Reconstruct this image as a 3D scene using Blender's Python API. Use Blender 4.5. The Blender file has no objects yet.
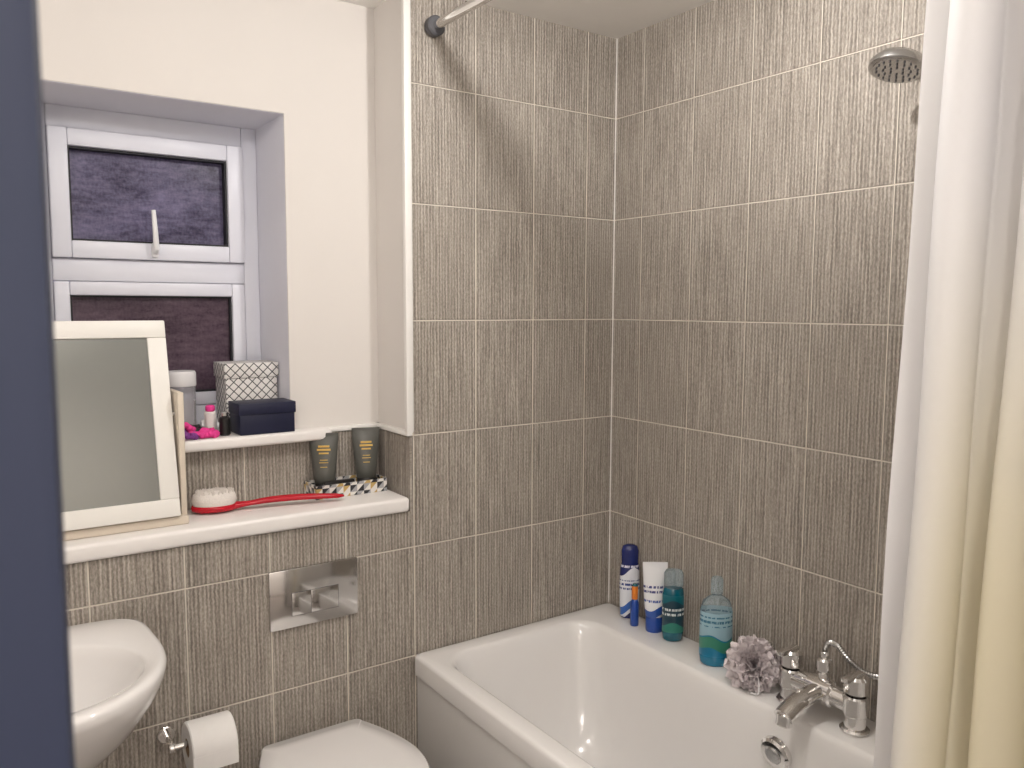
import bpy, bmesh, math, random
from mathutils import Vector, Matrix
random.seed(7)
sc=bpy.context.scene
sc.view_settings.view_transform='Standard'
ZC=2.336
# ------------------------------------------------------------------ materials
def newmat(name):
    m=bpy.data.materials.new(name); m.use_nodes=True
    nt=m.node_tree; b=nt.nodes['Principled BSDF']
    return m,nt,b
def M(name,col,rough=.5,metal=0.,var=.06,ns=20.,bump=0.,coat=0.,trans=0.,emis=None,es=0.,sub=0.,spec=.5,ior=1.45,bd=.002):
    m,nt,b=newmat(name)
    N=nt.nodes;L=nt.links
    tc=N.new('ShaderNodeTexCoord'); no=N.new('ShaderNodeTexNoise')
    no.inputs['Scale'].default_value=ns; no.inputs['Detail'].default_value=3
    L.new(tc.outputs['Object'],no.inputs['Vector'])
    mix=N.new('ShaderNodeMix'); mix.data_type='RGBA'
    c=Vector(col[:3])
    mix.inputs[6].default_value=(*(c*(1-var)),1); mix.inputs[7].default_value=(*[min(1,v*(1+var)) for v in c],1)
    L.new(no.outputs['Fac'],mix.inputs[0]); L.new(mix.outputs[2],b.inputs['Base Color'])
    b.inputs['Roughness'].default_value=rough; b.inputs['Metallic'].default_value=metal
    b.inputs['Coat Weight'].default_value=coat; b.inputs['Coat Roughness'].default_value=.08
    b.inputs['Transmission Weight'].default_value=trans; b.inputs['IOR'].default_value=ior
    b.inputs['Specular IOR Level'].default_value=spec
    if sub: b.inputs['Subsurface Weight'].default_value=sub; b.inputs['Subsurface Radius'].default_value=(.01,.01,.01)
    if bump:
        bp=N.new('ShaderNodeBump'); bp.inputs['Strength'].default_value=bump; bp.inputs['Distance'].default_value=bd
        L.new(no.outputs['Fac'],bp.inputs['Height']); L.new(bp.outputs['Normal'],b.inputs['Normal'])
    if emis: b.inputs['Emission Color'].default_value=(*emis,1); b.inputs['Emission Strength'].default_value=es
    return m
def mth(nt,op,a,b=None,c=None):
    n=nt.nodes.new('ShaderNodeMath'); n.operation=op
    for i,v in enumerate((a,b,c)):
        if v is None: continue
        if isinstance(v,(int,float)): n.inputs[i].default_value=v
        else: nt.links.new(v,n.inputs[i])
    return n.outputs[0]
def ramp(nt,fac,stops):
    r=nt.nodes.new('ShaderNodeValToRGB'); e=r.color_ramp.elements
    while len(e)<len(stops): e.new(.5)
    for i,(p,c) in enumerate(stops): e[i].position=p; e[i].color=(*c,1)
    nt.links.new(fac,r.inputs[0]); return r.outputs[0]
def mixc(nt,fac,a,b):
    n=nt.nodes.new('ShaderNodeMix'); n.data_type='RGBA'
    if isinstance(fac,(int,float)): n.inputs[0].default_value=fac
    else: nt.links.new(fac,n.inputs[0])
    for i,v in ((6,a),(7,b)):
        if isinstance(v,tuple): n.inputs[i].default_value=(*v,1)
        else: nt.links.new(v,n.inputs[i])
    return n.outputs[2]
def sep(nt,kind='Object'):
    tc=nt.nodes.new('ShaderNodeTexCoord'); s=nt.nodes.new('ShaderNodeSeparateXYZ')
    nt.links.new(tc.outputs[kind],s.inputs[0]); return s.outputs[0],s.outputs[1],s.outputs[2]
def comb(nt,x,y,z):
    n=nt.nodes.new('ShaderNodeCombineXYZ')
    for i,v in enumerate((x,y,z)):
        if isinstance(v,(int,float)): n.inputs[i].default_value=v
        else: nt.links.new(v,n.inputs[i])
    return n.outputs[0]
def noise(nt,vec,scale,detail=2,rough=.5):
    n=nt.nodes.new('ShaderNodeTexNoise'); n.inputs['Scale'].default_value=scale
    n.inputs['Detail'].default_value=detail; n.inputs['Roughness'].default_value=rough
    nt.links.new(vec,n.inputs['Vector']); return n.outputs['Fac']
def tile_mat(name,axis,off):
    m,nt,b=newmat(name)
    o=sep(nt); u=o[axis]; z=o[2]
    us=mth(nt,'DIVIDE',mth(nt,'ADD',u,off),.2)
    zs=mth(nt,'DIVIDE',mth(nt,'SUBTRACT',z,1.475),.31)
    fu=mth(nt,'FRACT',us); fz=mth(nt,'FRACT',zs)
    du=mth(nt,'MULTIPLY',mth(nt,'MINIMUM',fu,mth(nt,'SUBTRACT',1.,fu)),.2)
    dz=mth(nt,'MULTIPLY',mth(nt,'MINIMUM',fz,mth(nt,'SUBTRACT',1.,fz)),.31)
    d=mth(nt,'MINIMUM',du,dz)
    g=nt.nodes.new('ShaderNodeMapRange'); g.interpolation_type='SMOOTHSTEP'
    g.inputs[1].default_value=.0012; g.inputs[2].default_value=.0028; nt.links.new(d,g.inputs[0]); tile=g.outputs[0]
    cid=mth(nt,'ADD',mth(nt,'MULTIPLY',mth(nt,'FLOOR',us),7.31),mth(nt,'MULTIPLY',mth(nt,'FLOOR',zs),3.77))
    wob=noise(nt,comb(nt,mth(nt,'MULTIPLY',u,40.),cid,mth(nt,'MULTIPLY',z,70.)),1.,2)
    uw=mth(nt,'ADD',u,mth(nt,'MULTIPLY',wob,.004))
    s1=noise(nt,comb(nt,mth(nt,'MULTIPLY',uw,200.),cid,mth(nt,'MULTIPLY',z,7.)),1.,2,.6)
    sn=mth(nt,'ADD',mth(nt,'MULTIPLY',mth(nt,'SINE',mth(nt,'MULTIPLY',uw,2*math.pi/.0095)),.5),.5)
    s2=noise(nt,comb(nt,mth(nt,'MULTIPLY',uw,300.),cid,mth(nt,'MULTIPLY',z,120.)),1.,3,.65)
    s3=noise(nt,comb(nt,mth(nt,'MULTIPLY',u,5.),0.,mth(nt,'MULTIPLY',z,5.)),1.,2)
    f=mth(nt,'ADD',mth(nt,'ADD',mth(nt,'MULTIPLY',s1,.44),mth(nt,'MULTIPLY',s2,.43)),mth(nt,'MULTIPLY',sn,.13))
    col=ramp(nt,f,[(.35,(.150,.128,.108)),(.45,(.262,.230,.198)),(.55,(.400,.358,.312)),(.67,(.60,.548,.490))])
    col=mixc(nt,mth(nt,'MULTIPLY',s3,.28),col,(.325,.288,.250))
    col=mixc(nt,tile,(.74,.68,.60),col)
    nt.links.new(col,b.inputs['Base Color'])
    h=mth(nt,'MULTIPLY',mth(nt,'ADD',f,.6),tile)
    bp=nt.nodes.new('ShaderNodeBump'); bp.inputs['Strength'].default_value=1.0; bp.inputs['Distance'].default_value=.005
    nt.links.new(h,bp.inputs['Height']); nt.links.new(bp.outputs['Normal'],b.inputs['Normal'])
    nt.links.new(mth(nt,'SUBTRACT',.75,mth(nt,'MULTIPLY',tile,.41)),b.inputs['Roughness'])
    return m
TB=tile_mat('tile_back',0,.1155); TR=tile_mat('tile_side',1,.1232); TRet=tile_mat('tile_return',1,.05)
PLA=M('painted_plaster',(.72,.685,.655),.75,var=.02,ns=6,bump=.15)
CEI=M('ceiling_paint',(.92,.90,.87),.8,var=.01)
TRIM=M('white_trim',(.84,.82,.79),.35,var=.02)
SILL=M('sill_white',(.84,.81,.79),.3,var=.02)
PVC=M('upvc_white_dusk_tint',(.79,.80,.88),.35,var=.02)  # slightly blue: cool dusk light put into the frame colour
HND=M('handle_white',(.88,.88,.90),.3,var=.02)
GASK=M('gasket_black',(.02,.02,.025),.6)
REV=M('reveal_dusk_tint',(.84,.84,.91),.7,var=.02,ns=8)  # bright lavender: dusk light from the window put into the colour
CER=M('ceramic_white',(.82,.80,.79),.12,var=.01,coat=.6)
ACR=M('acrylic_white',(.80,.78,.765),.16,var=.01,coat=.5)
PAN=M('bath_panel_white',(.70,.68,.66),.3,var=.02)
CHR=M('chrome',(.80,.79,.78),.08,metal=1,var=.02)
PLT=M('satin_chrome_plate',(.62,.61,.60),.12,metal=1,var=.02)
CHD=M('brushed_steel',(.62,.62,.62),.25,metal=1,var=.05)
DGR=M('dark_grey_plastic',(.10,.10,.11),.4)
FLO=M('vinyl_floor',(.25,.22,.2),.5,var=.2,ns=8)
BLUE=M('navy_blue_paint',(.011,.015,.032),.6,var=.04,spec=.3)
WOODW=M('white_painted_wood',(.82,.80,.76),.4,var=.03)
CREAM=M('cream_wood',(.68,.60,.50),.5,var=.06)
MIRR=M('mirror_glass',(.18,.185,.175),.28,metal=1,var=.02)
NAVY=M('navy_card',(.008,.010,.035),.5,var=.2)
RED=M('red_plastic',(.45,.006,.018),.25,var=.05)
BRI=M('white_bristle',(.75,.70,.66),.8,var=.15,ns=300,bump=.8)
BLK=M('black_plastic',(.015,.014,.014),.35)
TUB=M('tube_dark_olive',(.085,.085,.075),.35,var=.1)
GOLD=M('gold_print',(.75,.50,.14),.35,metal=.4)
PAPER=M('tissue_paper',(.84,.82,.80),.9,var=.03,ns=60,bump=.2)
CARD=M('cardboard_core',(.35,.24,.15),.9)
PINK=M('pink_fabric',(.75,.05,.28),.8,var=.3,ns=80)
PURP=M('purple_fabric',(.2,.05,.25),.8,var=.3,ns=80)
JAR=M('jar_glass',(.75,.75,.8),.08,trans=.7,var=.03)
WAX=M('candle_wax',(.78,.74,.72),.5,sub=.2)
WHT=M('white_plastic',(.80,.79,.80),.3,var=.02)
NVB=M('navy_plastic',(.012,.02,.12),.25,coat=.3)
RBL=M('royal_blue_plastic',(.015,.06,.30),.28,coat=.3)
TEAL=M('teal_gel_plastic',(.0,.13,.19),.18,coat=.4,trans=.25)
CLB=M('clear_blue_plastic',(.005,.24,.42),.08,trans=.3,coat=.3)
CLR=M('clear_plastic',(.72,.84,.90),.06,trans=.85,ior=1.15)
ORG=M('orange_plastic',(.75,.22,.03),.3)
POUF=M('mesh_net_mauve',(.76,.69,.70),.6,var=.15,ns=60)
LAMP=M('lamp_lens',(1,.9,.75),.4,emis=(1,.85,.65),es=12)
def band_mat(name,base,bands,wav=.008,freq=60,text=None,rough=.28,trans=0):
    m,nt,b=newmat(name); o=sep(nt); h=mth(nt,'SUBTRACT',mth(nt,'MULTIPLY',o[0],.8),mth(nt,'MULTIPLY',o[1],.6))
    zz=mth(nt,'ADD',o[2],mth(nt,'MULTIPLY',mth(nt,'SINE',mth(nt,'MULTIPLY',h,freq)),wav))
    col=base
    for lo,hi,c in bands:
        g=mth(nt,'MULTIPLY',mth(nt,'GREATER_THAN',zz,lo),mth(nt,'LESS_THAN',zz,hi)); col=mixc(nt,g,col,c)
    for lo,hi,c in (text or []):
        n=noise(nt,comb(nt,mth(nt,'MULTIPLY',h,260.),0.,mth(nt,'MULTIPLY',o[2],40.)),1.,1)
        line=mth(nt,'GREATER_THAN',mth(nt,'SINE',mth(nt,'MULTIPLY',o[2],2*math.pi/.014)),.0)
        g=mth(nt,'MULTIPLY',mth(nt,'MULTIPLY',mth(nt,'GREATER_THAN',o[2],lo),mth(nt,'LESS_THAN',o[2],hi)),mth(nt,'MULTIPLY',line,mth(nt,'GREATER_THAN',n,.46)))
        col=mixc(nt,g,col,c)
    nt.links.new(col,b.inputs['Base Color']); b.inputs['Roughness'].default_value=rough; b.inputs['Coat Weight'].default_value=.3
    b.inputs['Transmission Weight'].default_value=trans
    return m
LAB1=band_mat('swoosh_label',(.012,.02,.12),[(.562,.700,(.76,.78,.83)),(.575,.600,(.02,.12,.45))],.014,75,[(.645,.675,(.03,.06,.25)),(.708,.722,(.7,.7,.8))])
LAB2=band_mat('tube_print',(.82,.82,.84),[(.60,.626,(.02,.08,.35))],.008,80,[(.668,.700,(.05,.06,.22)),(.637,.652,(.05,.1,.35))])
LAB3=band_mat('gel_label',(.0,.12,.16),[(.60,.665,(.01,.045,.07)),(.565,.60,(.02,.20,.15))],.010,70,[(.63,.655,(.75,.8,.8))],trans=.1)
LAB4=band_mat('bubble_label',(.008,.22,.40),[(.632,.72,(.38,.58,.66)),(.598,.628,(.05,.28,.18))],.008,75,[(.662,.69,(.03,.15,.25))],trans=.25)
def lattice_mat(name,ca,cb,s,thr):
    m,nt,b=newmat(name); o=sep(nt)
    hx=mth(nt,'ADD',o[0],o[1])
    a=mth(nt,'ABSOLUTE',mth(nt,'SINE',mth(nt,'MULTIPLY',mth(nt,'ADD',hx,o[2]),s)))
    c=mth(nt,'ABSOLUTE',mth(nt,'SINE',mth(nt,'MULTIPLY',mth(nt,'SUBTRACT',hx,o[2]),s)))
    g=mth(nt,'LESS_THAN',mth(nt,'MINIMUM',a,c),thr)
    nt.links.new(mixc(nt,g,ca,cb),b.inputs['Base Color']); b.inputs['Roughness'].default_value=.6
    return m
LAT=lattice_mat('lattice_paper',(.76,.74,.72),(.07,.07,.075),125,.24)
def geo_mat():
    m,nt,b=newmat('geometric_print'); o=sep(nt)
    u=mth(nt,'DIVIDE',mth(nt,'ADD',o[0],mth(nt,'MULTIPLY',o[1],1.0)),.02); z=mth(nt,'DIVIDE',o[2],.019)
    fu=mth(nt,'FRACT',u);fz=mth(nt,'FRACT',z)
    tri=mth(nt,'GREATER_THAN',fu,fz)
    idx=mth(nt,'FRACT',mth(nt,'MULTIPLY',mth(nt,'ADD',mth(nt,'MULTIPLY',mth(nt,'FLOOR',u),2.),mth(nt,'ADD',mth(nt,'FLOOR',z),tri)),.3719))
    r=nt.nodes.new('ShaderNodeValToRGB'); r.color_ramp.interpolation='CONSTANT'; e=r.color_ramp.elements
    e[0].position=0;e[0].color=(.72,.69,.65,1);e[1].position=.35;e[1].color=(.02,.02,.025,1)
    x=e.new(.6);x.color=(.5,.34,.12,1); x=e.new(.75);x.color=(.35,.35,.36,1)
    nt.links.new(idx,r.inputs[0]); nt.links.new(r.outputs[0],b.inputs['Base Color']); b.inputs['Roughness'].default_value=.5
    return m
GEO=geo_mat()
def pane_mat(name,c1,c2):
    m,nt,b=newmat(name); o=sep(nt)
    v=comb(nt,mth(nt,'MULTIPLY',o[0],22.),0.,mth(nt,'MULTIPLY',o[2],60.))
    n=noise(nt,v,1.,4,.7); n2=noise(nt,comb(nt,mth(nt,'MULTIPLY',o[0],160.),0.,mth(nt,'MULTIPLY',o[2],90.)),1.,2,.5)
    n3=noise(nt,comb(nt,mth(nt,'MULTIPLY',o[0],5.),0.,mth(nt,'MULTIPLY',o[2],12.)),1.,1)
    f=mth(nt,'ADD',mth(nt,'ADD',mth(nt,'MULTIPLY',n,.5),mth(nt,'MULTIPLY',n2,.2)),mth(nt,'MULTIPLY',n3,.3))
    col=ramp(nt,f,[(.38,c1),(.62,c2)])
    nt.links.new(col,b.inputs['Base Color']); b.inputs['Roughness'].default_value=.3
    tr=nt.nodes.new('ShaderNodeBsdfTranslucent'); nt.links.new(col,tr.inputs[0])
    mx=nt.nodes.new('ShaderNodeMixShader'); mx.inputs[0].default_value=.5
    bp=nt.nodes.new('ShaderNodeBump'); bp.inputs['Strength'].default_value=.6; bp.inputs['Distance'].default_value=.002
    nt.links.new(f,bp.inputs['Height']); nt.links.new(bp.outputs['Normal'],b.inputs['Normal'])
    nt.links.new(b.outputs[0],mx.inputs[1]); nt.links.new(tr.outputs[0],mx.inputs[2])
    nt.links.new(mx.outputs[0],nt.nodes['Material Output'].inputs[0])
    return m
PANE1=pane_mat('obscure_glass_dusk',(.07,.058,.12),(.34,.31,.46))
PANE2=pane_mat('obscure_glass_dusk_low',(.085,.05,.075),(.25,.175,.215))
def curtain_mat():
    m,nt,b=newmat('curtain_fabric'); o=sep(nt)
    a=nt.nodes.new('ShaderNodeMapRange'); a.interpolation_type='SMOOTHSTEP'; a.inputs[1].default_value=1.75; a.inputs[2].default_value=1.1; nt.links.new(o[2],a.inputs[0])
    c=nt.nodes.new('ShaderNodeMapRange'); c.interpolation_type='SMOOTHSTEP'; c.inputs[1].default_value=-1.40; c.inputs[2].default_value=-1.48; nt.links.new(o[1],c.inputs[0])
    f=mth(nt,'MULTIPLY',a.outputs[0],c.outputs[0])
    col=mixc(nt,f,(.80,.79,.80),(.80,.74,.56))  # cream towards lower right: warm light painted into the fabric colour
    nt.links.new(col,b.inputs['Base Color']); b.inputs['Roughness'].default_value=.6
    tr=nt.nodes.new('ShaderNodeBsdfTranslucent'); nt.links.new(col,tr.inputs[0])
    mx=nt.nodes.new('ShaderNodeMixShader'); mx.inputs[0].default_value=.35
    nt.links.new(b.outputs[0],mx.inputs[1]); nt.links.new(tr.outputs[0],mx.inputs[2])
    nt.links.new(mx.outputs[0],nt.nodes['Material Output'].inputs[0])
    return m
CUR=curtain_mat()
# ------------------------------------------------------------------ geometry helpers
def mk(name,verts,faces,mats,idx=None,smooth=False):
    me=bpy.data.meshes.new(name); me.from_pydata([tuple(v) for v in verts],[],faces)
    if not isinstance(mats,(list,tuple)): mats=[mats]
    for m in mats: me.materials.append(m)
    if idx: 
        for p,i in zip(me.polygons,idx): p.material_index=i
    bm=bmesh.new(); bm.from_mesh(me); bmesh.ops.recalc_face_normals(bm,faces=bm.faces); bm.to_mesh(me); bm.free()
    if smooth:
        for p in me.polygons: p.use_smooth=True
    o=bpy.data.objects.new(name,me); sc.collection.objects.link(o); return o
def box(name,x0,x1,y0,y1,z0,z1,mat,bev=0.,seg=2,rot=None):
    v=[(x,y,z) for x in (x0,x1) for y in (y0,y1) for z in (z0,z1)]
    f=[(0,1,3,2),(4,6,7,5),(0,4,5,1),(2,3,7,6),(0,2,6,4),(1,5,7,3)]
    o=mk(name,v,f,mat)
    if bev:
        bm=bmesh.new(); bm.from_mesh(o.data)
        bmesh.ops.bevel(bm,geom=list(bm.edges),offset=bev,segments=seg,profile=.5,affect='EDGES')
        bm.to_mesh(o.data); bm.free()
        for p in o.data.polygons: p.use_smooth = True
        sharp(o)
    if rot:
        c=Vector(((x0+x1)/2,(y0+y1)/2,(z0+z1)/2)); R=rot.to_4x4()
        o.data.transform(Matrix.Translation(c)@R@Matrix.Translation(-c))
    return o
def sharp(o,a=40):
    bm=bmesh.new(); bm.from_mesh(o.data)
    for e in bm.edges:
        if len(e.link_faces)==2: e.smooth = e.calc_face_angle(0)<math.radians(a)
    bm.to_mesh(o.data); bm.free()
def loft(name,rings,mats,idx=None,cap0=True,cap1=True,ang=40):
    n=len(rings[0]); v=[p for r in rings for p in r]; f=[];mi=[]
    for k in range(len(rings)-1):
        for i in range(n):
            j=(i+1)%n; f.append((k*n+i,k*n+j,(k+1)*n+j,(k+1)*n+i)); mi.append(idx[k] if idx else 0)
    last=mi[-1]
    if cap0: f.append(tuple(range(n))); mi.append(mi[0])
    if cap1: f.append(tuple((len(rings)-1)*n+i for i in range(n))); mi.append(last)
    o=mk(name,v,f,mats,mi,True); sharp(o,ang); return o
def lathe(name,cx,cy,prof,mats,idx=None,sx=1,sy=1,rot=0,n=40,cap0=True,cap1=True,ang=40):
    rings=[]
    for r,z in prof:
        R=[]
        for i in range(n):
            a=2*math.pi*i/n; x=r*math.cos(a)*sx; y=r*math.sin(a)*sy
            R.append((cx+x*math.cos(rot)-y*math.sin(rot),cy+x*math.sin(rot)+y*math.cos(rot),z))
        rings.append(R)
    return loft(name,rings,mats,idx,cap0,cap1,ang)
def frame(d):
    d=Vector(d).normalized(); a=Vector((0,0,1)) if abs(d.z)<.9 else Vector((1,0,0))
    u=d.cross(a).normalized(); return u,d.cross(u).normalized()
def sweep(name,pts,r,mat,n=16,cap=True,flat=1.):
    P=[Vector(p) for p in pts]; rings=[]; 
    if isinstance(r,(int,float)): r=[r]*len(P)
    u=None
    for i,p in enumerate(P):
        d=(P[min(i+1,len(P)-1)]-P[max(i-1,0)]).normalized()
        if u is None: u,v=frame(d)
        else:
            u=(u-d*u.dot(d)).normalized(); v=d.cross(u).normalized()
        rings.append([p+(u*math.cos(2*math.pi*k/n)+v*math.sin(2*math.pi*k/n)*flat)*r[i] for k in range(n)])
    return loft(name,rings,mat,None,cap,cap)
def cyl(name,a,b,r,mat,n=28,bev=0.):
    a=Vector(a);b=Vector(b)
    if bev:
        d=(b-a).normalized()
        return sweep(name,[a,a+d*.0001,a+d*bev,b-d*bev,b-d*.0001,b],[r-bev,r-bev,r,r,r-bev,r-bev],mat,n)
    return sweep(name,[a,b],r,mat,n)
def spline(pts,m=8):
    P=[Vector(p) for p in pts]; P=[P[0]*2-P[1]]+P+[P[-1]*2-P[-2]]; out=[]
    for i in range(1,len(P)-2):
        for k in range(m):
            t=k/m; a,b,c,d=P[i-1],P[i],P[i+1],P[i+2]
            out.append(.5*((2*b)+(c-a)*t+(2*a-5*b+4*c-d)*t*t+(3*b-a-3*c+d)*t**3))
    out.append(P[-2]); return out
def join(name,objs):
    bpy.ops.object.select_all(action='DESELECT')
    for o in objs: o.select_set(True)
    bpy.context.view_layer.objects.active=objs[0]
    if len(objs)>1: bpy.ops.object.join()
    o=bpy.context.view_layer.objects.active; o.name=name; o.data.name=name
    return o
def rrect(x0,x1,y0,y1,r,z,n=10):
    out=[]
    for cx,cy,a0 in ((x1-r,y1-r,0),(x0+r,y1-r,90),(x0+r,y0+r,180),(x1-r,y0+r,270)):
        for k in range(n):
            a=math.radians(a0+90*k/(n-1)); out.append((cx+r*math.cos(a),cy+r*math.sin(a),z))
    return out
# ------------------------------------------------------------------ room shell
XL=-2.05; YF=-1.72
box('wall_right',0,.1,YF-.1,.6,0,ZC,TR)
box('wall_back',-.72,0,0,.6,0,ZC,TB)
box('wall_cistern_boxing',XL,-.72,0,.6,0,.955,TB)
ws=[box('a',-.985,-.72,.199,.6,.955,ZC,PLA),box('b',XL,-1.56,.199,.6,.955,ZC,PLA),
    box('c',-1.56,-.985,.199,.6,2.018,ZC,PLA),box('d',-1.56,-.985,.199,.6,.955,1.15,PLA)]
join('wall_window',ws)
rv=[box('a',-.9855,-.984,.203,.47,1.15,2.0175,REV),box('b',-1.56,-.985,.203,.47,2.0165,2.018,REV)]
join('trim_window_reveal',rv)
box('wall_window_tile_band',XL,-.72,.192,.1995,.955,1.165,TB)
box('wall_return_tile_band',-.727,-.7195,.0,.1995,.955,1.165,TRet)
box('wall_return_plaster',-.7235,-.7195,.004,.1995,1.165,ZC,PLA)
box('trim_1',-.90,-.72,.183,.1995,1.163,1.178,TRIM,.004)
box('trim_2',-.737,-.719,-.006,.1995,1.163,1.178,TRIM,.004)
box('trim_3',-.738,-.716,-.008,.010,1.172,ZC,TRIM,.004)
box('wall_left',XL-.1,XL,YF-.1,.6,0,ZC,PLA)
fw=[box('a',-.93,0,YF-.10,YF,0,ZC,PLA),box('b',XL,-1.80,YF-.10,YF,0,ZC,PLA),box('c',-1.80,-.93,YF-.10,YF,2.06,ZC,PLA)]
join('wall_front',fw)
box('floor',XL-.1,.1,YF-1.5,.6,-.05,0,FLO)
box('ceiling',XL-.1,.1,YF-1.5,.6,ZC,ZC+.05,CEI)
hw=[box('a',XL-.1,.1,YF-1.5,YF-1.4,0,ZC,PLA),box('b',XL-.1,XL,YF-1.4,YF-.1,0,ZC,PLA),box('c',0,.1,YF-1.4,YF-.1,0,ZC,PLA)]
join('wall_hallway',hw)
df=[box('a',-1.80,-1.7276,YF-.105,YF+.03,0,2.06,BLUE,.003),box('b',-.96,-.93,YF-.105,YF+.012,0,2.06,BLUE,.003),box('c',-1.7276,-.96,YF-.105,YF+.012,2.0,2.06,BLUE,.003)]
join('door_frame',df)
box('trim_4',-.003,0,-.003,0,.55,ZC,TRIM)
# ------------------------------------------------------------------ window
w=[]
yg=.445
def bar(x0,x1,z0,z1,y0,y1,m=PVC,b=.004): w.append(box('w',x0,x1,y0,y1,z0,z1,m,b))
bar(-1.56,-1.514,1.15,2.017,yg-.01,.50); bar(-1.029,-.986,1.15,2.017,yg-.01,.50)
bar(-1.514,-1.029,1.962,2.017,yg-.010,.50); bar(-1.514,-1.029,1.576,1.634,yg-.011,.50); bar(-1.514,-1.029,1.15,1.233,yg-.010,.50)
def sash(x0,x1,z0,z1,t,ya,b=.004):
    bar(x0,x0+t,z0,z1,ya,.49,PVC,b);bar(x1-t,x1,z0,z1,ya,.49,PVC,b);bar(x0+t,x1-t,z1-t,z1,ya+.0004,.49,PVC,b);bar(x0+t,x1-t,z0,z0+t,ya+.0004,.49,PVC,b)
    e=.005; g=ya+.012
    bar(x0+t,x0+t+e,z0+t,z1-t,g,.48,GASK,0);bar(x1-t-e,x1-t,z0+t,z1-t,g,.48,GASK,0)
    bar(x0+t+e,x1-t-e,z1-t-e,z1-t,g,.48,GASK,0);bar(x0+t+e,x1-t-e,z0+t,z0+t+e,g,.48,GASK,0)
sash(-1.513,-1.030,1.635,1.961,.044,yg-.028)
sash(-1.513,-1.030,1.234,1.575,.036,yg-.014)
w.append(box('w',-1.469,-1.074,yg+.012,yg+.018,1.679,1.917,PANE1)); w.append(box('w',-1.477,-1.066,yg+.012,yg+.018,1.270,1.539,PANE2))
w.append(box('w',-1.281,-1.264,yg-.040,yg-.026,1.642,1.680,HND,.004))
w.append(sweep('w',[(-1.2725,yg-.042,1.655),(-1.2725,yg-.052,1.663),(-1.274,yg-.056,1.70),(-1.277,yg-.056,1.765)],[.007,.008,.007,.0055],HND))
join('window_1',w)
box('window_sill',-1.60,-.885,.148,.435,1.148,1.178,SILL,.009,3)
box('shelf',XL,-.732,-.012,.192,.957,.997,SILL,.010,3)
# ------------------------------------------------------------------ bath
def bath():
    R=[]
    ox0,ox1,oy0,oy1=-.722,-.001,-1.70,-.001
    R.append(rrect(ox0+.012,ox1,oy0,oy1,.012,.492))
    R.append(rrect(ox0,ox1,oy0,oy1,.015,.494))
    R.append(rrect(ox0,ox1,oy0,oy1,.015,.540))
    R.append(rrect(ox0+.003,ox1-.003,oy0+.003,oy1-.003,.015,.549))
    R.append(rrect(ox0+.010,ox1-.010,oy0+.01,oy1-.01,.02,.552))
    ix0,ix1,iy0,iy1=-.668,-.150,-1.60,-.062
    prof=[(-.008,.5515),(-.003,.550),(.002,.546),(.006,.538),(.011,.52),(.018,.47),(.028,.40),(.042,.32),(.062,.25),(.09,.205),(.13,.178),(.17,.168)]
    for d,z in prof:
        q=max(0,.546-z)
        R.append(rrect(ix0+d,ix1-d,iy0+d+q*.28,iy1-d-q*.10,.088+max(0,d)*.3,z))
    o=loft('bath_shell',R,ACR,cap0=False,cap1=True,ang=60)
    p=[o]
    p.append(box('panel',-.712,-.70,-1.695,-.003,.02,.490,PAN,.003))
    p.append(box('plinth',-.700,-.69,-1.69,-.005,.0,.05,PAN))
    p.append(cyl('of',(-.168,-.80,.468),(-.192,-.80,.462),.040,CHR,36,.006))
    p.append(cyl('of2',(-.190,-.80,.4625),(-.196,-.80,.461),.022,CHD,30,.003))
    p.append(cyl('ws',(-.41,-1.05,.166),(-.41,-1.05,.174),.035,CHR,30,.004))
    return join('bathtub',p)
bath()
# ------------------------------------------------------------------ bath shower mixer
def mixer():
    p=[]; x=-.085; ya,yb=-.765,-.938; ym=(ya+yb)/2; z=.614
    for y in (ya,yb):
        p.append(cyl('f',(x,y,.551),(x,y,.562),.033,CHR,36,.004))
        p.append(cyl('c',(x,y,.560),(x,y,.600),.024,CHR,32))
        p.append(cyl('c',(x,y,.590),(x,y,.638),.029,CHR,36,.004))
        p.append(cyl('k',(x,y,.640),(x,y,.684),.028,CHR,36,.006))
        p.append(box('lv',x-.050,x+.020,y-.009,y+.009,.677,.689,CHR,.003))
    p.append(cyl('b',(x,ya,z),(x,yb,z),.025,CHR,32))
    p.append(cyl('b2',(x,ym+.035,z),(x,ym-.035,z),.031,CHR,36,.005))
    p.append(sweep('sp',spline([(x,ym,z),(x-.05,ym,z+.001),(x-.10,ym,z-.006),(x-.145,ym,z-.024)],5),[.026]*5+[.025]*5+[.024]*6,CHR,28,True,.75))
    p.append(cyl('sn',(x-.136,ym,z-.018),(x-.141,ym,z-.046),.019,CHR,28,.003))
    p.append(cyl('dv',(x+.005,ym,.632),(x+.005,ym,.660),.014,CHR,24,.003))
    p.append(cyl('dk',(x+.005,ym,.658),(x+.005,ym,.692),.0185,CHR,28,.005))
    p.append(cyl('dk2',(x+.005,ym,.690),(x+.005,ym,.708),.009,CHR,20,.002))
    return join('bath_shower_mixer_tap',p)
mixer()
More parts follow.
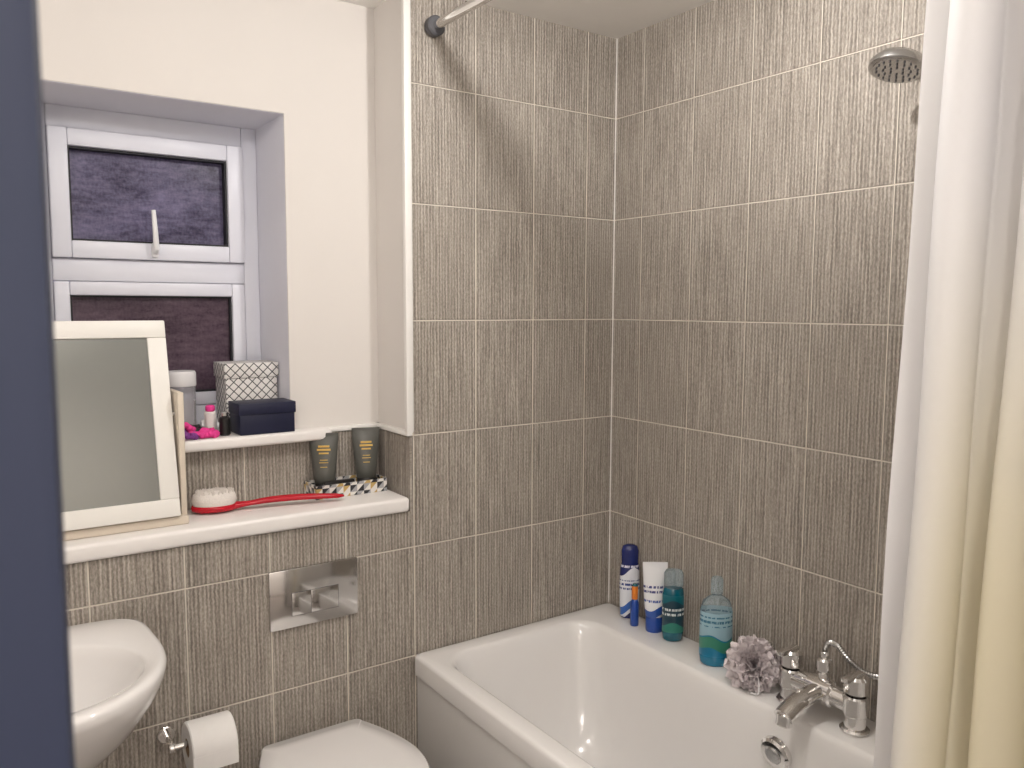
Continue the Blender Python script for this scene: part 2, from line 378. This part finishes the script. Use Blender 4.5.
def showerset():
    p=[]
    hp=spline([(-.080,-.851,.7085),(-.070,-.853,.726),(-.045,-.86,.716),(-.030,-.885,.684),(-.028,-.93,.668),(-.028,-.98,.686),(-.028,-1.03,.76),(-.028,-1.06,.95),(-.03,-1.05,1.4),(-.035,-1.045,1.85),(-.06,-1.035,1.93)],14)
    hr=[]; Q=[]
    for i,q in enumerate(hp):
        Q.append(q); hr.append(.0078 if i%2 else .006)
    p.append(sweep('hose',Q,hr,CHD,12))
    c=Vector((-.135,-.998,2.000)); nrm=Vector((-.30,.02,-.95)).normalized()
    p.append(sweep('hd',[c-nrm*.024,c-nrm*.022,c-nrm*.014,c-nrm*.002,c+nrm*.008,c+nrm*.010],[.012,.028,.046,.055,.055,.050],CHD,36))
    u,v=frame(nrm)
    p.append(sweep('face',[c+nrm*.0095,c+nrm*.0115],[.048,.046],CHD,36))
    for r,k in ((.013,6),(.026,12),(.039,18)):
        for i in range(k):
            a=2*math.pi*i/k; q=c+nrm*.011+(u*math.cos(a)+v*math.sin(a))*r
            p.append(cyl('nz',q,q+nrm*.003,.002,DGR,8))
    p.append(sweep('hdl',spline([c-nrm*.012,c+Vector((.04,-.012,.004)),c+Vector((.08,-.03,-.03)),(-.055,-1.035,1.92)],6),[.018]*6+[.016]*6+[.013]*7,CHR,20))
    p.append(cyl('br',(-.001,-1.03,1.955),(-.012,-1.03,1.955),.028,CHR,30,.003))
    p.append(cyl('br2',(-.010,-1.03,1.955),(-.06,-1.025,1.965),.014,CHR,24))
    return join('shower_head_with_hose',p)
showerset()
# ------------------------------------------------------------------ rail + curtain
p=[cyl('r',(-.65,-.002,2.245),(-.65,YF+.002,2.245),.0125,CHR,28),cyl('fl',(-.65,-.001,2.245),(-.65,-.028,2.245),.026,DGR,32,.004),cyl('fl2',(-.65,YF+.001,2.245),(-.65,YF+.03,2.245),.026,DGR,32,.004)]
join('shower_curtain_rail',p)
def curtain():
    nc,nr=260,40; V=[];F=[]
    for j in range(nr+1):
        t=j/nr; z=2.225-t*1.98
        for i in range(nc+1):
            s=i/nc
            ph=s*2*math.pi*3.1+.5
            amp=.024+.010*t+.008*math.sin(s*9)
            xo=-.665-.13*t
            x=xo+amp*math.sin(ph+.5*t)+.008*math.sin(ph*2.1+1.3+t*1.5)+.003*math.sin(z*9+s*14)
            y=-1.362-.020*t-s*(.30)+.012*math.sin(ph*2+.6)+.005*math.sin(t*4+s*11)
            V.append((x,y,z))
    for j in range(nr):
        for i in range(nc):
            a=j*(nc+1)+i; F.append((a,a+1,a+nc+2,a+nc+1))
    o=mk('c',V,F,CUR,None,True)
    p=[o]
    for k in range(7):
        y=-1.38-k*.043; pts=[(-.65+.019*math.cos(a),y,2.237+.021*math.sin(a)) for a in [2*math.pi*q/20 for q in range(21)]]
        p.append(sweep('ring',pts,.0025,WHT,8))
    return join('shower_curtain',p)
curtain()
# ------------------------------------------------------------------ basin
def basin():
    cx=-1.66; n=72
    def outl(hw,y0,y1,z):
        pts=[]
        for i in range(n):
            a=2*math.pi*i/n; c,s=math.cos(a),math.sin(a)
            yc=y0-(y0-y1)*.42
            if s>=0:
                x=hw*math.copysign(abs(c)**(2/6.),c); y=yc+(y0-yc)*abs(s)**(2/6.)
                f=(y-yc)/(y0-yc); x*=1-.035*f
            else:
                x=hw*math.copysign(abs(c)**(2/2.2),c); y=yc-(yc-y1)*abs(s)**(2/2.2)
            pts.append((cx+x,y,z))
        return pts
    def ell(rx,ry,yc,z):
        return [(cx+rx*math.cos(2*math.pi*i/n),yc+ry*math.sin(2*math.pi*i/n),z) for i in range(n)]
    R=[outl(.08,-.002,-.20,.50),outl(.10,-.002,-.24,.56),outl(.155,-.002,-.33,.63),outl(.205,-.002,-.41,.70),outl(.238,-.002,-.455,.76),outl(.250,-.001,-.472,.795),outl(.252,-.001,-.475,.812),outl(.248,-.003,-.470,.820),outl(.240,-.008,-.460,.822),
       ell(.212,.172,-.262,.818),ell(.204,.165,-.262,.812),ell(.196,.157,-.262,.795),ell(.178,.142,-.26,.755),ell(.14,.112,-.258,.715),ell(.08,.066,-.255,.690),ell(.02,.02,-.255,.684)]
    p=[loft('b',R,CER,ang=70)]
    p.append(cyl('w',(cx,-.255,.682),(cx,-.255,.688),.022,CHR,28,.002))
    p.append(loft('ped',[outl(.075,-.002,-.19,.20),outl(.085,-.002,-.20,.35),outl(.085,-.002,-.21,.52)],CER,ang=70))
    p.append(cyl('t',(cx,-.06,.818),(cx,-.06,.90),.022,CHR,28,.004))
    p.append(sweep('t2',spline([(cx,-.06,.87),(cx,-.11,.885),(cx,-.16,.87)],6),.013,CHR))
    p.append(box('t3',cx-.01,cx+.01,-.10,-.03,.905,.915,CHR,.004))
    return join('wash_basin',p)
basin()
# ------------------------------------------------------------------ toilet
def toilet():
    cx=-1.035
    def ol(hw,yb,yf,z):
        hb=hw*.70; yc=yb-(yb-yf)*.52; r=.018; P=[]
        for i in range(48):
            a=-math.pi*i/47; P.append((hw*math.cos(a),yc+(yc-yf)*math.sin(a)))
        m=14
        for i in range(1,m+1):
            t=i/(m); P.append((-(hw-(hw-hb)*t**1.7),yc+(yb-r-yc)*t))
        for i in range(1,9):
            a=math.pi-math.pi/2*i/8; P.append((-hb+r+r*math.cos(a),yb-r+r*math.sin(a)))
        for i in range(8):
            a=math.pi/2-math.pi/2*i/8; P.append((hb-r+r*math.cos(a),yb-r+r*math.sin(a)))
        for i in range(m):
            t=1-i/m; P.append((hw-(hw-hb)*t**1.7,yc+(yb-r-yc)*t))
        return [(cx+a,b,z) for a,b in P]
    p=[loft('lid',[ol(.185,-.045,-.467,.418),ol(.189,-.042,-.472,.424),ol(.189,-.042,-.472,.434),ol(.184,-.047,-.466,.4405),ol(.14,-.09,-.41,.443),ol(.05,-.2,-.30,.444)],CER,ang=50)]
    p.append(loft('seat',[ol(.180,-.055,-.462,.395),ol(.184,-.055,-.466,.399),ol(.184,-.055,-.466,.413),ol(.180,-.06,-.462,.416)],CER,ang=50))
    p.append(loft('bowl',[ol(.11,-.002,-.30,.0),ol(.105,-.002,-.29,.05),ol(.11,-.002,-.31,.17),ol(.145,-.002,-.39,.28),ol(.172,-.002,-.445,.35),ol(.178,-.002,-.455,.38),ol(.176,-.004,-.453,.394)],CER,ang=50))
    for s in (-1,1): p.append(cyl('h',(cx+s*.075-.02,-.035,.415),(cx+s*.075+.02,-.035,.415),.012,CER))
    return join('toilet',p)
toilet()
fp=[box('p',-1.122,-.887,-.009,-.001,.706,.858,PLT,.003),box('g',-1.066,-.941,-.0094,-.0085,.736,.796,DGR),box('b1',-1.0650,-1.0155,-.0098,-.0085,.7370,.7950,PLT,.0003),box('b2',-1.0148,-.9420,-.0098,-.0085,.7370,.7950,PLT,.0003)]
join('flush_plate',fp)
def roll():
    p=[];c=(-1.290,-.075,.508);n=48
    def ring(x,r): return [(x,c[1]+r*math.cos(2*math.pi*i/n),c[2]+r*math.sin(2*math.pi*i/n)) for i in range(n)]
    x0,x1=c[0]-.05,c[0]+.05
    p.append(loft('r',[ring(x0,.021),ring(x0,.054),ring(x0+.003,.057),ring(x1-.003,.057),ring(x1,.054),ring(x1,.021)],PAPER,cap0=False,cap1=False))
    p.append(loft('c',[ring(x0+.001,.0215),ring(x0+.001,.0195),ring(x1-.001,.0195),ring(x1-.001,.0215)],CARD,cap0=False,cap1=False))
    p.append(box('tail',x0+.001,x1-.001,-.1325,-.1312,.47,.508,PAPER))
    o=join('toilet_roll',p)
    a=c[0]-.083
    q=[cyl('a',(a,c[1],c[2]+.0095),(c[0]+.058,c[1],c[2]+.0095),.008,CHR),cyl('k',(a-.006,c[1],c[2]+.0095),(a+.006,c[1],c[2]+.0095),.012,CHR,24,.002),
       cyl('m',(a+.003,-.002,c[2]+.0095),(a+.003,c[1],c[2]+.0095),.007,CHR),cyl('f',(a+.003,-.001,c[2]+.0095),(a+.003,-.010,c[2]+.0095),.020,CHR,30,.002)]
    join('toilet_roll_holder',q)
roll()
# ------------------------------------------------------------------ tilting vanity mirror
def vmirror():
    x0,x1=-1.73,-1.312; zb,zt=1.022,1.478; yb,yt=.030,.135
    p=[]; W=x1-x0; H=math.hypot(zt-zb,yt-yb); t=.042
    fr=[box('a',0,W,0,.020,H-t,H,WOODW,.003),box('a',0,W,0,.020,0,t,WOODW,.003),box('a',0,t,0.0005,.020,t,H-t,WOODW,.002),box('a',W-t,W,0.0005,.020,t,H-t,WOODW,.002),
        box('a',t-.004,W-t+.004,.006,.010,t-.004,H-t+.004,MIRR),box('a',.004,W-.004,.012,.018,.004,H-.004,CREAM)]
    ang=math.atan2(yt-yb,zt-zb)
    for o in fr: o.data.transform(Matrix.Translation((x0,yb,zb))@Matrix.Rotation(-ang,4,'X'))
    p+=fr
    p.append(box('base',x0,x1+.02,.040,.185,.9975,1.018,CREAM,.003))
    p.append(box('arm',x1+.006,x1+.020,.055,.165,1.016,1.310,CREAM,.003))
    p.append(box('arm',x0-.020,x0-.006,.055,.165,1.016,1.310,CREAM,.003))
    p.append(cyl('pv',(x1-.002,.095,1.255),(x1+.024,.095,1.255),.007,CHD))
    return join('vanity_mirror',p)
vmirror()
# ------------------------------------------------------------------ brush
def brush():
    p=[]
    c=Vector((-1.212,.125,1.0135)); d=Vector((.30,-.065,.0)).normalized(); s=Vector((-d.y,d.x,0))
    n=40
    def el(a,b,z,off=0): return [c+d*(a*math.cos(2*math.pi*i/n)+off)+s*(b*math.sin(2*math.pi*i/n))+Vector((0,0,z)) for i in range(n)]
    p.append(loft('hd',[el(.045,.026,-.014),el(.054,.034,-.010),el(.056,.036,-.003),el(.053,.033,.003)],RED,ang=60))
    p.append(loft('pad',[el(.050,.032,.002),el(.054,.036,.014),el(.050,.033,.030),el(.034,.022,.038)],BRI,ang=60))
    for i in range(220):
        a=random.random()*6.283; r=math.sqrt(random.random()); q=c+d*(.048*r*math.cos(a))+s*(.030*r*math.sin(a))+Vector((0,0,.018))
        p.append(cyl('b',q,q+Vector((random.uniform(-.002,.002),random.uniform(-.002,.002),.022)),.0012,BRI,5))
    hp=spline([c+d*.045+Vector((0,0,-.004)),c+d*.08+Vector((0,0,-.002)),c+d*.14+Vector((0,0,.003)),c+d*.22+Vector((0,0,.003)),c+d*.325+Vector((0,0,-.003))],6)
    rr=[.017-.007*min(1,i/7)+.004*max(0,math.sin((i-6)/18*3.14)) for i in range(len(hp))]; rr[-1]=.004
    p.append(sweep('h',hp,rr,RED,18,True,.6))
    return join('hairbrush',p)
brush()
# ------------------------------------------------------------------ tray + tubes
def tray():
    x0,x1,y0,y1=-.955,-.748,.098,.188; z0=.9975;h=.036;t=.004
    p=[box('a',x0,x1,y0,y0+t,z0,z0+h,GEO),box('a',x0,x1,y1-t,y1,z0,z0+h,GEO),box('a',x0,x0+t,y0+t,y1-t,z0,z0+h,GEO),box('a',x1-t,x1,y0+t,y1-t,z0,z0+h,GEO),box('a',x0+t,x1-t,y0+t,y1-t,z0,z0+t,GEO)]
    p.append(box('i',x0+.03,x1-.09,y0+.012,y0+.03,z0+.004,z0+.042,BLK,.004)); 
    return join('patterned_tray',p)
tray()
def tube(name,cx,cy,z0,z1,w,rcap,caph,mats,rot=0):
    n=40
    def rg(a,b,z): 
        return [(cx+a*math.cos(t)*math.cos(rot)-b*math.sin(t)*math.sin(rot),cy+a*math.cos(t)*math.sin(rot)+b*math.sin(t)*math.cos(rot),z) for t in [2*math.pi*i/n for i in range(n)]]
    R=[rg(rcap*.94,rcap*.94*.85,z0),rg(rcap,rcap*.85,z0+.003),rg(rcap,rcap*.85,z0+caph-.002),rg(rcap*.96,rcap*.8,z0+caph),rg(rcap*1.02,rcap*.86,z0+caph+.002)]
    idx=[1,1,1,1]
    H=z1-z0-caph
    for k in range(1,9):
        t=k/8; a=rcap*1.05+(w/2-rcap*1.05)*t**.7; b=rcap*.95*(1-t)**.75+.0022
        R.append(rg(a,b,z0+caph+.004+(H-.014)*t)); idx.append(0)
    R.append(rg(w/2,.0022,z1-.006)); idx.append(0); R.append(rg(w/2,.0018,z1)); idx.append(0)
    return loft(name,R,mats,idx,ang=50)
for i,(cx,cy) in enumerate(((-.910,.152),(-.784,.157))):
    ra=-.45 if i==0 else -.35
    o=tube('t',cx,cy,1.002,1.168 if i==0 else 1.172,.078,.026,.028,[TUB,BLK],rot=ra)
    pr=[]
    for z,hw,h in ((1.130,.015,.005),(1.121,.018,.005),(1.112,.013,.004),(1.095,.010,.0018),(1.088,.012,.0018),(1.076,.009,.0018)):
        k=(z-1.029)/.13; b=.0250*(1-k)**.75+.0030
        c=Vector((cx,cy,z)); 
        q=box('g',cx-hw,cx+hw,cy-b-.0012,cy-b+.0015,z,z+h,GOLD)
        q.data.transform(Matrix.Translation(c)@Matrix.Rotation(ra,4,'Z')@Matrix.Translation(-c)); pr.append(q)
    join('hand_cream_tube',[o]+pr)
# ------------------------------------------------------------------ sill objects
S=1.1785
p=[box('a',-1.133,-.988,.158,.250,S,S+.062,NAVY,.002),box('l',-1.136,-.985,.155,.253,S+.052,S+.082,NAVY,.002)]
join('navy_gift_box',p)
p=[box('a',-1.132,-.992,.282,.385,S,1.335,LAT,.001),box('l',-1.136,-.989,.278,.389,1.318,1.358,LAT,.001)]
join('patterned_gift_box',p)
p=[lathe('j',-1.238,.325,[(.030,S),(.036,S+.004),(.037,1.29),(.037,1.300)],[JAR],n=36),lathe('wx',-1.238,.325,[(.033,S+.004),(.033,1.26)],[WAX],n=36),lathe('l',-1.238,.325,[(.038,1.3005),(.039,1.303),(.039,1.334),(.036,1.340)],[WHT],n=36)]
join('glass_candle_jar',p)
p=[]
for (x,y,z,r,m,a) in ((-1.228,.185,1.190,.022,PINK,.3),(-1.258,.175,1.192,.02,PURP,1.2),(-1.262,.205,1.206,.024,PINK,2.),(-1.205,.180,1.190,.018,PINK,.8),(-1.232,.215,1.196,.020,BLK,.8)):
    pts=[]
    for k in range(29):
        t=2*math.pi*k/28; q=Vector((r*math.cos(t),r*math.sin(t),.004*math.sin(5*t))); q=Matrix.Rotation(a*.25,3,'X')@q; q=Matrix.Rotation(a,3,'Z')@q
        pts.append(q+Vector((x,y,z)))
    p.append(sweep('s',pts,[.0072+.002*math.sin(k*2.3) for k in range(29)],m,10))
join('hair_scrunchies',p)
p=[sweep('b',[(-1.205,.262,S+.018),(-1.204,.262,S+.018),(-1.165,.255,S+.018),(-1.164,.255,S+.018),(-1.150,.252,S+.018)],[.012,.018,.018,.009,.009],WHT)]
join('travel_bottle',p)
p=[cyl('d',(-1.163,.190,S),(-1.163,.190,S+.048),.014,BLK,24,.003),cyl('d2',(-1.163,.190,S+.048),(-1.163,.190,S+.062),.009,CHD,24,.003)]
join('nail_polish_bottle',p)
p=[cyl('d',(-1.188,.232,S),(-1.188,.232,S+.060),.015,WAX,24,.003),cyl('d2',(-1.188,.232,S+.060),(-1.188,.232,S+.076),.012,PINK,24,.003)]
join('lotion_bottle',p)
# ------------------------------------------------------------------ bottles on the bath
B=.5525
prof=[(.024,B),(.028,B+.005),(.031,.60),(.032,.66),(.031,.70),(.028,.722),(.0265,.727),(.0265,.7275),(.027,.735),(.0275,.765),(.023,.779),(.012,.784)]
lathe('shampoo_bottle',-.040,-.140,prof,[NVB,LAB1],[0,1,1,1,1,0,0,0,0,0,0],sx=.97,sy=.62,rot=-.64,ang=60)
tube('conditioner_tube',-.052,-.262,B,.762,.074,.0255,.045,[LAB2,RBL],rot=-.65)
prof=[(.012,B),(.013,B+.005),(.013,.62),(.009,.632),(.008,.634),(.0095,.636),(.0095,.675),(.006,.682)]
lathe('roll_on_bottle',-.072,-.198,prof,[RBL,ORG,TEAL],[0,0,0,0,1,1,2],n=28)
prof=[(.026,B),(.031,B+.005),(.034,.58),(.034,.69),(.030,.706),(.028,.708),(.028,.71),(.030,.714),(.030,.752),(.024,.760),(.010,.761)]
lathe('shower_gel_bottle',-.055,-.340,prof,[TEAL,LAB3,CLR],[0,0,1,0,0,2,2,2,2,2],sx=.92,sy=.66,rot=-.64,ang=60)
prof=[(.042,B),(.047,B+.006),(.050,.58),(.050,.64),(.050,.66),(.049,.70),(.041,.726),(.024,.738),(.015,.742),(.0145,.746),(.0185,.747),(.019,.750),(.0185,.785),(.014,.792)]
lathe('bubble_bath_bottle',-.072,-.515,prof,[CLB,LAB4,CLR],[0,0,1,1,1,2,2,2,2,2,2,2,2],sx=.88,sy=.66,rot=-.64,ang=60)
def pouf():
    V=[];F=[];c=Vector((-.095,-.660,.606))
    for k in range(80):
        d=Vector((random.gauss(0,1),random.gauss(0,1),random.gauss(0,1))).normalized()
        u,v=frame(d); a0=random.random()*6.28; b=len(V); nn=26; 
        rr=random.uniform(.020,.030); ht=random.uniform(.036,.052)
        for i in range(nn+1):
            a=a0+2*math.pi*i/nn; w=1+.28*math.sin(a*5+k)
            for q in range(4):
                t=q/3; rad=.005+rr*w*t**.8; hh=.012+ht*t+.006*math.sin(a*7+k)*t
                P=c+d*hh+(u*math.cos(a)+v*math.sin(a))*rad
                P.z=max(P.z,.553); P.x=min(P.x,-.004); P.y=max(P.y,-.727)
                V.append(P)
        for i in range(nn):
            for q in range(3):
                s=b+i*4+q; F.append((s,s+1,s+5,s+4))
    o=mk('bath_pouf',V,F,POUF,None,True)
    cord=sweep('cd',spline([(-.095,-.655,.65),(-.12,-.69,.62),(-.135,-.71,.565),(-.14,-.69,.556)],6),.002,WHT,8)
    return join('bath_pouf',[o,cord])
pouf()
# ------------------------------------------------------------------ lights
def pt(name,loc,e,col,r):
    l=bpy.data.lights.new(name,'POINT'); l.energy=e; l.color=col; l.shadow_soft_size=r
    o=bpy.data.objects.new(name,l); o.location=loc; sc.collection.objects.link(o); return o
pt('left_fill_light',(-.700,-.90,2.318),24,(1,.96,.915),.022)
pt('left_fill_light',(-1.55,-.95,2.20),11,(1,.96,.915),.05)  # added fill to brighten the window reveal and left side
lathe('ceiling_downlight',-.700,-.90,[(.045,ZC-.001),(.045,ZC-.006),(.035,ZC-.007),(.034,ZC-.004)],[CHR,LAMP],[0,0,0],cap0=False)
lathe('added_ceiling_lamp',-1.55,-.95,[(.07,ZC-.001),(.07,ZC-.02),(.055,ZC-.06),(.02,ZC-.075)],[CHR,LAMP],[0,1,1])  # added glowing fixture for the left fill light, out of view
pt('hallway_fill_light',(-1.85,-2.45,1.95),28,(1,.955,.91),.16)  # added soft fill from behind the camera, out of view
pt('hallway_fill_light',(-.55,-2.5,1.95),24,(1,.955,.91),.16)  # second added fill, through the doorway towards the window side
w=bpy.data.worlds.new('dusk'); w.use_nodes=True; sc.world=w
w.node_tree.nodes['Background'].inputs[0].default_value=(.36,.32,.58,1); w.node_tree.nodes['Background'].inputs[1].default_value=1.7
# ------------------------------------------------------------------ camera
cd=bpy.data.cameras.new('camera'); co=bpy.data.objects.new('camera',cd); sc.collection.objects.link(co); sc.camera=co
yaw,pit,rol=.60588,.09391,.0035
Fv=Vector((math.sin(yaw)*math.cos(pit),math.cos(yaw)*math.cos(pit),-math.sin(pit))); Rv=Vector((math.cos(yaw),-math.sin(yaw),0)); Uv=Rv.cross(Fv)
R2=Rv*math.cos(rol)+Uv*math.sin(rol); U2=-Rv*math.sin(rol)+Uv*math.cos(rol)
mt=Matrix((R2,U2,-Fv)).transposed().to_4x4(); mt.translation=Vector((-1.73938,-1.94821,1.51128)); co.matrix_world=mt
cd.sensor_width=36; cd.lens=36*812.33/1024; cd.clip_start=.01
cd.dof.use_dof=True; cd.dof.focus_distance=2.3; cd.dof.aperture_fstop=26
